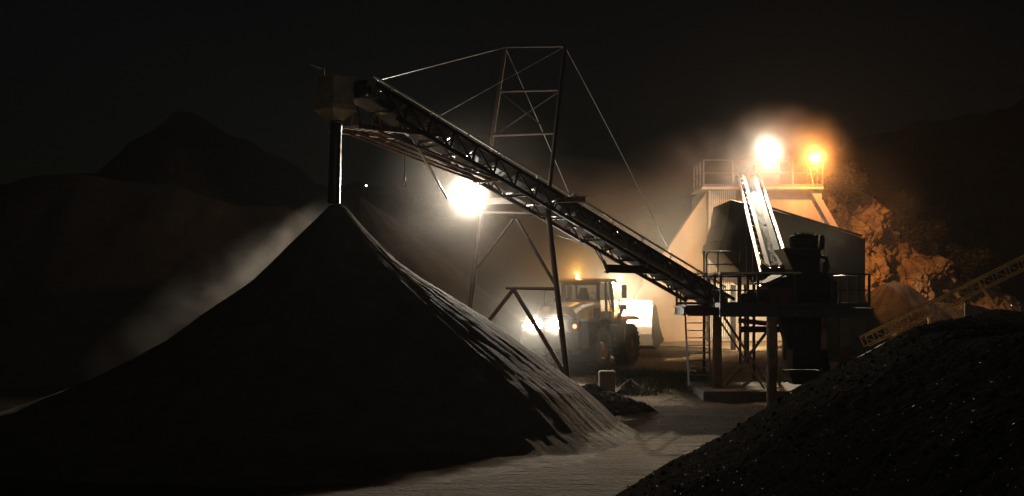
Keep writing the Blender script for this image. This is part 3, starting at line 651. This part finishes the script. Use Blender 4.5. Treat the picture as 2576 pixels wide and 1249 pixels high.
for p, q in (((2462, 712, 48.2), (2502, 768, 48.2)), ((2520, 760, 47.5), (2552, 802, 47.5)), ((2545, 768, 47.3), (2620, 830, 47.3))): m = MB(); m.beam(P(*p), P(*q), .06); obj('prop', m, M['ochre'], lc)
for s in (1.2, 2.6):
    q = K(s, 0, -.4); m = MB(); m.beam(q, V((q.x, q.y, 0)), .09); obj('leg', m, M['ochre'], lc)
m = MB(); m.prism([P(2428, 764, 47.5), P(2470, 772, 47.5), P(2565, 802, 47.5), P(2565, 960, 47.5), P(2428, 960, 47.5)], (0, .1, 0))
tag(obj('ramp_wall', m, M['concrete'], bevel=.02), 'grey wedge shaped concrete wall end showing over the gravel heap', 'wall')
m = MB(); m.prism([P(2150, 905, 50.5), P(2228, 862, 50.5), P(2228, 930, 50.5), P(2150, 945, 50.5)], (0, .15, 0)); tag(obj('side_wall', m, M['darkiron'], bevel=.02), 'low sloping concrete side wall at the foot of the lattice conveyor', 'wall')

# ------------------------------------------------------------------ concrete post, grass
m = MB(); c = P(1528, 1000, 46.8); m.box((c.x-.26, c.y-.02, -.1), (c.x+.26, c.y+.5, .86))
for p in m.v: p.x += .02*fbm(p.x*3, p.z*3, 1)
tag(obj('concrete_block', m, mat('rust_stained_concrete', (.13, .08, .05), .9, 0, .5, 3), bevel=.05), 'short upright concrete block on the ground by the grass', 'block')
def grassmound(a, b):
    th = a*2*pi; r = b; x, y = 3.95+r*.75*cos(th), 47.4+r*.7*sin(th); return V((x, y, gz(x, y)-.05+.55*(1-b)**1.2+.05*fbm(x*4, y*4)))
tag(obj('dirt_mound', MB().grid(40, 14, grassmound), M['soil']), 'small dirt heap leaning against the upright concrete block', 'mound')
m = MB(); rnd = random.Random(3)
for i in range(9000):
    x, y = rnd.uniform(3.6, 7.2), rnd.uniform(46.6, 53.5)
    if fbm(x*.8, y*.5, 4)+.25*(x-4.5)/1.5 < rnd.uniform(-.15, .5): continue
    z = rough_gz(x, y)-.02; h = rnd.uniform(.06, .3)*(1+.8*max(0, fbm(x*2, y*2))); an = rnd.random()*6.28; w = .018; lean = V((rnd.gauss(0, .4), rnd.gauss(0, .4), 1))*h
    p = V((x, y, z)); e = V((cos(an), sin(an), 0))*w
    m.add([p-e, p+e, p+lean*.6+e*.7, p+lean*1.0], [(0, 1, 2, 3)])
tag(obj('grass', m, M['grass']), kind='stuff')

# ------------------------------------------------------------------ wheel loader
LO = P(1478, 925, 55.5); LZ = .52
HEAD = radians(90-25)
wl = thing('wheel_loader', (LO.x, 55.6, LZ), 'dusty orange wheel loader with rear lamps on and raised bucket, driving away', 'wheel loader', HEAD)
def lo(name, mb, mt, par=wl, **k): return obj(name, mb, M[mt] if isinstance(mt, str) else mt, par, local=True, **k)
def bx(x0, x1, y0, y1, z0, z1): return MB().box((x0, y0, z0), (x1, y1, z1))
AX, WY, WR = 1.6, 1.02, .85
def wheel(x, y):
    sg = 1 if y > 0 else -1; m = MB()
    m.lathe([(-.28, .45), (-.3, .6), (-.29, .74), (-.24, .81), (0, .83), (.24, .81), (.29, .74), (.3, .6), (.28, .45)], (x, y, WR), (0, 1, 0), 40)
    for k in range(22):
        a = k/22*2*pi
        for s in (-1, 1):
            aa = a+(pi/22 if s > 0 else 0); c = V((x+.80*cos(aa), y+s*.14, WR+.80*sin(aa))); rd = V((cos(aa), 0, sin(aa))); tg = V((-sin(aa), s*.5, cos(aa))).normalized()
            m.beam(c-V((0, s*.13, 0))+rd*.01, c+V((0, s*.14, 0))+rd*.01+V((-sin(aa), 0, cos(aa)))*.07, .09, .09, rd)
    w = lo('wheel', m, 'tyre')
    m = MB(); m.lathe([(sg*.30, .44), (sg*.20, .42), (sg*.14, .30), (sg*.20, .22), (sg*.24, .2), (sg*.24, .0)], (x, y, WR), (0, 1, 0), 28); r = lo('rim', m, 'loader', w, smoothed=True)
    for k in range(10):
        a = k/10*2*pi
    return w
for x in (-AX, AX):
    for y in (-WY, WY): wheel(x, y)
# chassis and axles
m = MB(); m.box((-2.9, -.45, .75), (-.1, .45, 1.35)); m.box((.1, -.4, .75), (2.3, .4, 1.3)); m.tube((-.05, 0, .7), (-.05, 0, 1.45), .2, n=14)
for x in (-AX, AX): m.tube((x, -.75, WR), (x, .75, WR), .17, n=12); m.lathe([(-.3, .2), (0, .32), (.3, .2)], (x, 0, WR), (0, 1, 0), 16)
lo('chassis', m, 'loaderdark', bevel=.03)
# rear counterweight and engine hood
def sec(x, wid, z0, z1, rr):
    pts = [(-wid, z0), (wid, z0), (wid, z1-rr)]+[(wid-rr+rr*cos(a), z1-rr+rr*sin(a)) for a in (.4, .8, 1.2)]+[(wid-rr, z1), (-wid+rr, z1)]+[(-wid+rr-rr*sin(a), z1-rr+rr*cos(a)) for a in (.4, .8, 1.2)]+[(-wid, z1-rr)]
    return [V((x, y, z)) for y, z in pts]
m = MB(); secs = [sec(-3.32, .78, 1.3, 2.2, .45), sec(-3.2, .86, 1.3, 2.42, .42), sec(-2.6, .9, 1.28, 2.55, .3), sec(-1.6, .9, 1.28, 2.62, .22), sec(-.75, .86, 1.28, 2.62, .2)]
for a, b in zip(secs, secs[1:]): m.loft(a, b, False)
n_ = len(secs[0]); m.add(secs[0], [tuple(range(n_))]); m.add(secs[-1], [tuple(range(n_))[::-1]])
hood = lo('engine_hood', m, 'loader', smoothed=False, bevel=.02)
m = MB()
for k in range(9): m.beam((-3.31-.012, -.55, 1.45+k*.075), (-3.31-.012, .55, 1.45+k*.075), .03, .03)
lo('radiator_grille', m, 'loaderdark', hood)
for s in (-1, 1):
    m = MB(); m.box((-1.55, s*.905-.015, 1.75), (-1.0, s*.905+.015, 2.35))
    for k in range(7): m.beam((-1.54, s*.925, 1.8+k*.08), (-1.01, s*.925, 1.8+k*.08), .015, .05)
    lo('side_vent', m, 'loaderdark', hood)
m = MB(); cw = [V((-3.7, 0, .8)), V((-3.74, 0, 1.5)), V((-3.62, 0, 1.95)), V((-2.95, 0, 1.98)), V((-2.75, 0, 1.35)), V((-2.75, 0, .8))]
m.prism([p+V((0, -1.2, 0)) for p in cw], (0, 2.4, 0)); lo('counterweight', m, 'loaderdark', bevel=.08)
for s in (-1, 1):
    m = MB(); m.tube((-2.4, s*.5, 2.55), (-2.4, s*.5, 2.72), .06, n=8)
m = MB(); m.box((-2.2, .05, 2.57), (-1.75, .5, 2.72)); m.tube((-1.95, .25, 2.7), (-1.95, .25, 2.82), .1, n=12); lo('air_intake', m, 'loaderdark', hood)
m = MB(); m.path([(-1.5, .35, 2.6), (-1.5, .35, 3.0), (-1.53, .35, 3.12), (-1.62, .35, 3.2)], .075, 12); lo('exhaust_pipe', m, 'loaderdark', smoothed=True)
m = MB(); m.path([(-2.9, .55, 2.48), (-2.9, .55, 2.95), (-2.87, .5, 3.02), (-2.83, .15, 3.02), (-2.8, .1, 2.95), (-2.8, .1, 2.5)], .02); lo('grab_rail', m, 'loaderdark')
# cab
CX0, CX1, CW, CZ0, CZ1 = -.75, .85, .80, 1.85, 3.34
m = MB(); m.box((CX0, -CW, CZ0-.25), (CX1, CW, CZ0+.35)); m.box((CX0-.0, -CW, CZ0+.35), (CX0+.12, CW, 2.66)); cab = lo('cab', m, 'loader', bevel=.04)
m = MB()
for s in (-1, 1):
    m.beam((CX0+.06, s*(CW-.05), CZ0+.3), (CX0+.06, s*(CW-.08), CZ1), .1, .12); m.beam((CX1-.02, s*(CW-.03), CZ0+.3), (CX1-.22, s*(CW-.08), CZ1), .08, .1); m.beam((.08, s*(CW-.03), CZ0+.3), (.05, s*(CW-.06), CZ1), .09, .07)
m.beam((CX0+.06, -CW, CZ1-.06), (CX0+.06, CW, CZ1-.06), .1, .12); lo('cab_pillars', m, 'loaderdark', cab)
m = MB(); m.prism([V((CX0-.22, -CW-.06, CZ1)), V((CX1+.15, -CW-.06, CZ1)), V((CX1+.18, -CW-.06, CZ1+.05)), V((CX1+.0, -CW-.06, CZ1+.14)), V((CX0-.1, -CW-.06, CZ1+.14)), V((CX0-.26, -CW-.06, CZ1+.06))], (0, 2*CW+.12, 0)); roof = lo('cab_roof', m, 'loader', cab, bevel=.04)
for nm, pts in (('rear_window', [(CX0+.03, -CW+.1, 2.68), (CX0+.03, CW-.1, 2.68), (CX0+.03, CW-.12, CZ1-.1), (CX0+.03, -CW+.12, CZ1-.1)]),
                ('windscreen', [(CX1-.01, -CW+.08, CZ0+.36), (CX1-.01, CW-.08, CZ0+.36), (CX1-.2, CW-.12, CZ1-.02), (CX1-.2, -CW+.12, CZ1-.02)]),
                ('side_window', [(CX0+.14, -CW+.03, CZ0+.36), (CX1-.08, -CW+.03, CZ0+.36), (CX1-.26, -CW+.07, CZ1-.02), (CX0+.14, -CW+.07, CZ1-.02)]),
                ('side_window', [(CX0+.14, CW-.03, CZ0+.36), (CX1-.08, CW-.03, CZ0+.36), (CX1-.26, CW-.07, CZ1-.02), (CX0+.14, CW-.07, CZ1-.02)])):
    lo(nm, MB().add(pts, [(0, 1, 2, 3)]), 'glass', cab)
m = MB(); m.prism([V((-.45, y, z)) for y, z in ((-.24, 2.1), (.24, 2.1), (.26, 2.75), (.16, 3.0), (.14, 3.12), (-.14, 3.12), (-.16, 3.0), (-.26, 2.75))], (.14, 0, 0)); m.box((-.32, -.25, 2.1), (.2, .25, 2.25)); lo('seat', m, 'loaderdark', cab, bevel=.04)
m = MB(); m.tube((.35, 0, 2.2), (.5, 0, 2.75), .03); m.path([(.5+.05*sin(a), .17*cos(a), 2.78+.16*sin(a)) for a in [i*.45 for i in range(15)]], .015); lo('steering_wheel', m, 'loaderdark', cab)
m = MB(); m.lathe([(0, .07), (.06, .07), (.14, .055), (.16, 0)], (-.42, .25, CZ1+.14), (0, 0, 1), 14); bc = lo('beacon', m, 'beacon', cab, smoothed=True)
m = MB(); m.tube((-.1, -.4, CZ1+.14), (-.1, -.4, CZ1+.65), .006, n=5); lo('antenna', m, 'loaderdark', cab)
for s in (-1, 1):
    m = MB(); m.path([(CX1-.1, s*(CW+.02), CZ1-.02), (CX1+.1, s*(CW+.35), CZ1-.02), (CX1+.1, s*(CW+.38), CZ1-.1)], .015); m.box((CX1+.06, s*(CW+.38)-.1, CZ1-.62), (CX1+.13, s*(CW+.38)+.1, CZ1-.1)); lo('mirror', m, 'loaderdark', cab)
for s in (-1, 1): lo('work_lamp', MB().tube((CX1+.08, s*(CW-.1), CZ1+.02), (CX1+.2, s*(CW-.1), CZ1-.0), .07, n=12), 'rear_lamp', cab)
# fenders, steps, handrails
for s in (-1, 1):
    m = MB(); prf = [(-2.55, 1.35), (-2.35, 1.78), (-1.9, 1.92), (-1.2, 1.92), (-.7, 1.72)]
    for (a, b), (c, d) in zip(prf, prf[1:]): m.prism([V((a, s*.72, b)), V((c, s*.72, d)), V((c, s*.72, d+.05)), V((a, s*.72, b+.05))], (0, s*.6, 0))
    lo('rear_fender', m, 'loaderdark')
    m = MB(); prf = [(.72, 1.55), (.85, 1.82), (1.3, 1.95), (1.9, 1.95), (2.35, 1.85)]
    for (a, b), (c, d) in zip(prf, prf[1:]): m.prism([V((a, s*.7, b)), V((c, s*.7, d)), V((c, s*.7, d+.05)), V((a, s*.7, b+.05))], (0, s*.62, 0))
    m.box((.62, s*.72 if s > 0 else -1.3, 1.0), (.78, 1.3 if s > 0 else -.72, 1.6)); lo('front_fender', m, 'loader')
    m = MB(); m.box((-.68, min(s*.8, s*1.2), 1.35), (.35, max(s*.8, s*1.2), 1.72)); lo('side_tank', m, 'loaderdark', bevel=.05)
    m = MB()
    for k in range(3): m.box((-.3, min(s*.9, s*1.18), .55+k*.28), (.2, max(s*.9, s*1.18), .58+k*.28))
    for x in (-.3, .2): m.beam((x, s*1.17, .5), (x, s*1.17, 1.5), .04)
    lo('step', m, 'loaderdark')
    m = MB(); m.path([(.42, s*1.12, 1.6), (.42, s*1.12, 2.55), (.47, s*1.12, 2.65), (.57, s*1.12, 2.65), (.62, s*1.12, 2.55), (.62, s*1.12, 1.6)], .022); m.path([(-.45, s*1.1, 1.7), (-.35, s*1.1, 2.4), (-.2, s*.9, 2.9)], .022); lo('handrail', m, 'loaderdark')
    m = MB(); m.beam((.8, s*.95, 1.85), (1.25, s*1.0, 2.3), .08, .1); m.box((1.2, s*1.0-.14, 2.25), (1.36, s*1.0+.14, 2.45)); hl = lo('headlight', m, 'loaderdark')
    lo('lens', MB().box((1.361, s*1.0-.12, 2.27), (1.38, s*1.0+.12, 2.43)), 'rear_lamp', hl)
    # lift arm
    m = MB(); ar_ = [V((1.2, s*.42, 1.75)), V((2.0, s*.5, 2.15)), V((2.9, s*.55, 1.75)), V((3.15, s*.55, 1.2)), V((2.95, s*.55, 1.15)), V((2.7, s*.55, 1.5)), V((2.0, s*.5, 1.8)), V((1.25, s*.42, 1.45))]
    m.prism(ar_, (0, .14, 0)); lo('lift_arm', m, 'loader', bevel=.02)
    # rear lamps
    for (x, y, z, rr, nm, mt) in ((-3.72, s*.42, 1.76, .17, 'rear_work_lamp', 'rear_lamp'), (-3.74, s*1.02, 1.70, .085, 'tail_lamp', 'tail_lamp')):
        m = MB(); m.lathe([(.1, rr*.7), (.0, rr*1.1), (-.03, rr*1.1), (-.03, rr)], (x, y, z), (1, 0, 0), 18); hl = lo(nm, m, 'loaderdark', wl)
        lo('lens', MB().lathe([(-.02, rr*.98), (-.05, rr*.7), (-.06, .0001)], (x, y, z), (1, 0, 0), 18), mt, hl, smoothed=True)
m = MB(); m.beam((1.6, 0, 1.9), (3.1, 0, 2.2), .2, .3); m.tube((1.3, 0, 1.5), (2.2, 0, 2.0), .1, n=12); lo('tilt_link', m, 'loader')
# bucket, raised and curled
bp_ = [(3.1, 2.35), (2.98, 1.9), (3.0, 1.25), (3.2, .78), (3.55, .62), (4.5, .95)]
m = MB(); th = .06; BW = 1.55
for (a, b), (c, d) in zip(bp_, bp_[1:]): m.prism([V((a, -BW, b)), V((c, -BW, d)), V((c+.05, -BW, d+.05)), V((a+.05, -BW, b+.02))], (0, 2*BW, 0))
bk_ = lo('bucket', m, 'bucket')
for s in (-1, 1):
    m = MB(); m.prism([V((x, s*BW, z)) for x, z in bp_]+[V((4.05, s*BW, 1.5)), V((3.55, s*BW, 2.4)), V((3.25, s*BW, 2.5))], (0, s*.05, 0)); lo('side_plate', m, 'bucket', bk_)
m = MB(); m.prism([V((3.05, -BW, 2.34)), V((3.2, -BW, 2.62)), V((3.25, -BW, 2.6)), V((3.12, -BW, 2.32))], (0, 2*BW, 0)); lo('spill_guard', m, 'bucket', bk_)
m = MB()
for k in range(8): y = -1.5+k*3/7; m.prism([V((4.45, y-.06, .92)), V((4.45, y+.06, .92)), V((4.72, y+.04, 1.02)), V((4.72, y-.04, 1.02))], (0, 0, .05))
lo('teeth', m, 'bucket', bk_)
Mw = Matrix.Translation(wl.location) @ Matrix.Rotation(HEAD, 4, 'Z')
fw = (Mw.to_3x3() @ V((1, 0, 0)))
for s in (-1, 1):
    p = Mw @ V((-3.95, s*.42, 1.76)); lamp('loader_rear_light', 'SPOT', p, POWER['rear'], NEUT, p-fw*3+V((0, 0, -.2)), 150, .6, .06)
    p = Mw @ V((1.45, s*1.0, 2.36)); lamp('loader_head_light', 'SPOT', p, POWER['front'], AMB, p+fw*3+V((0, 0, .1)), 95, .7, .06)
p = Mw @ V((1.25, -.65, 3.42)); lamp('loader_cab_light', 'SPOT', p, POWER['cab'], AMB, p+fw*3+V((-.6, 0, -1.1)), 115, .6, .06)
p = Mw @ V((-.42, .25, CZ1+.42)); lamp('loader_beacon_light', 'POINT', p, POWER['beacon'], (1, .5, .1), r=.06)

# ------------------------------------------------------------------ far street lamp
q = P(915, 470, 140); t = thing('street_lamp', (q.x, q.y, 1.5), 'tiny bluish white lamp on a pole far beyond the conveyor', 'lamp')
m = MB(); m.tube((q.x, q.y, 1.0), q, .09, .06, 8); m.tube(q, q+V((.3, -.5, .1)), .05, n=8); obj('pole', m, M['steel'], t)
m = MB(); m.lathe([(-.1, 0), (-.06, .09), (.06, .09), (.1, 0)], q+V((.3, -.6, .05)), (0, 1, 0), 12); obj('lens', m, M['far_lamp'], t)

# ------------------------------------------------------------------ air: thin haze everywhere, the dust raised by the work, and puffs added for lamp halos
def volume_mat(name, col, dens, g=.25, cloud=None):
    m = bpy.data.materials.new(name); m.use_nodes = True; t = m.node_tree; t.nodes.remove(t.nodes['Principled BSDF'])
    v = t.nodes.new('ShaderNodeVolumePrincipled'); v.inputs['Color'].default_value = (*col, 1); v.inputs['Anisotropy'].default_value = g; v.inputs['Density'].default_value = dens
    t.links.new(v.outputs[0], t.nodes['Material Output'].inputs['Volume'])
    if cloud:
        ns, lo_, hi_, pw = cloud
        tc = t.nodes.new('ShaderNodeTexCoord'); ln = t.nodes.new('ShaderNodeVectorMath'); ln.operation = 'LENGTH'; t.links.new(tc.outputs['Object'], ln.inputs[0])
        mr = t.nodes.new('ShaderNodeMapRange'); mr.inputs[1].default_value = 1.0; mr.inputs[2].default_value = 0.0; mr.inputs[3].default_value = 0; mr.inputs[4].default_value = 1; t.links.new(ln.outputs['Value'], mr.inputs[0])
        pm = t.nodes.new('ShaderNodeMath'); pm.operation = 'POWER'; pm.inputs[1].default_value = pw; t.links.new(mr.outputs[0], pm.inputs[0])
        n = t.nodes.new('ShaderNodeTexNoise'); n.inputs['Scale'].default_value = ns; n.inputs['Detail'].default_value = 4; n.inputs['Distortion'].default_value = .6
        ge = t.nodes.new('ShaderNodeNewGeometry'); t.links.new(ge.outputs['Position'], n.inputs['Vector'])
        m2 = t.nodes.new('ShaderNodeMapRange'); m2.inputs[1].default_value = lo_; m2.inputs[2].default_value = hi_; t.links.new(n.outputs[0], m2.inputs[0])
        mu = t.nodes.new('ShaderNodeMath'); mu.operation = 'MULTIPLY'; t.links.new(pm.outputs[0], mu.inputs[0]); t.links.new(m2.outputs[0], mu.inputs[1])
        md = t.nodes.new('ShaderNodeMath'); md.operation = 'MULTIPLY'; md.inputs[1].default_value = dens; t.links.new(mu.outputs[0], md.inputs[0]); t.links.new(md.outputs[0], v.inputs['Density'])
    return m
m = MB().box((-70, -6, -1.6), (70, 101, 17)); hz = obj('haze', m, volume_mat('haze_air', (.85, .82, .78), HAZE, .2)); hz['kind'] = 'stuff'
def dust(c, rad, axis, dens, label, col=(.86, .78, .66), cloud=(.5, .35, .7, 1.3), g=.25):
    me = bpy.data.meshes.new('dust_cloud'); bm = bmesh.new(); bmesh.ops.create_icosphere(bm, subdivisions=3, radius=1.0); bm.to_mesh(me); bm.free()
    me.materials.append(volume_mat('dust', col, dens, g, cloud)); o = bpy.data.objects.new('dust_cloud', me); COL.objects.link(o)
    o.location = c; o.scale = rad; o.rotation_euler = V(axis).to_track_quat('X', 'Z').to_euler(); return tag(o, label, 'dust', kind='stuff')
dust(P(1192, 489, 41.2), (1.0, 1.0, 1.0), (1, 0, 0), .2, 'dust puff added to make the glare disc of the conveyor floodlight', cloud=(.6, .0, .6, 1.6))  # puff added round the lens to spread its glare
dust(P(1192, 495, 41.5), (3.4, 3.0, 3.2), (1, 0, 0), .05, 'thin dust added round the conveyor floodlight and mast for a wide halo', cloud=(.45, .15, .75, 1.2))  # wider cloud added to carry the halo outward
a, b = P(842, 512, 36.0), P(215, 930, 40.5)
dust((a+b)/2+V((0, .8, -.2)), ((a-b).length*.56, 1.5, 1.0), a-b, .22, 'dust streaming down the far flank of the tall sand pile', cloud=(.6, .40, .70, 1.0))
a, b = P(834, 516, 35.6), P(560, 770, 37.2)
dust((a+b)/2+V((-.1, .3, .0)), ((a-b).length*.62, .75, .6), a-b, .26, 'fresh dust blowing off the tip of the tall sand pile', cloud=(1.1, .36, .70, 1.0))
dust(P(1934, 371, 60.5), (.95, .95, .95), (1, 0, 0), .11, 'dust puff added to make the glare disc of the roof floodlight', cloud=(.6, .0, .6, 1.8))  # added puff softens the lens into a glare disc
dust(P(1925, 410, 61.0), (4.6, 2.2, 2.8), (1, 0, .05), .13, 'pale dust boiling round the roof floodlight', cloud=(.5, .33, .72, 1.1))
dust(P(1740, 520, 61.5), (5.5, 2.4, 3.6), (1, 0, .3), .17, 'thin dust drifting off the tower roof', cloud=(.35, .36, .72, 1.1))
dust(P(2047, 398, 62.4), (2.0, 1.6, 1.7), (1, 0, 0), .075, 'dust puff added for the orange halo about the sodium lamp', cloud=(.7, .1, .7, 1.5))  # added so the sodium lamp gets an orange halo
dust(P(2190, 590, 61.0), (4.2, 2.0, 4.0), (1, 0, -.5), .032, 'orange dust hanging before the rock face', cloud=(.4, .3, .75, 1.1))
for sg, lb in ((1, 'left'), (-1, 'right')):
    dust(Mw @ V((-4.2, sg*.44, 1.76)), (.5, .5, .5), (1, 0, 0), .7, 'dust puff added for the glare of the %s rear lamp of the loader' % ('far' if sg > 0 else 'near'), cloud=(.7, .0, .6, 2.0))  # one small puff added per rear lamp to enlarge its glare
dust(P(1400, 775, 50.0), (4.6, 3.0, 4.0), (1, 0, 0), .022, 'thin dust thrown up behind the loader', cloud=(.35, .2, .75, 1.2))
dust(P(1400, 760, 57.5), (8.6, 7.5, 6.0), (1, .2, 0), .38, 'warm dust hanging low round the wheel loader', cloud=(.3, .25, .75, 1.1))
dust(P(2010, 640, 55.5), (3.6, 1.6, 2.6), (1, 0, 0), .025, 'dust rising off the crusher in front of the dark bin', cloud=(.45, .36, .72, 1.2))
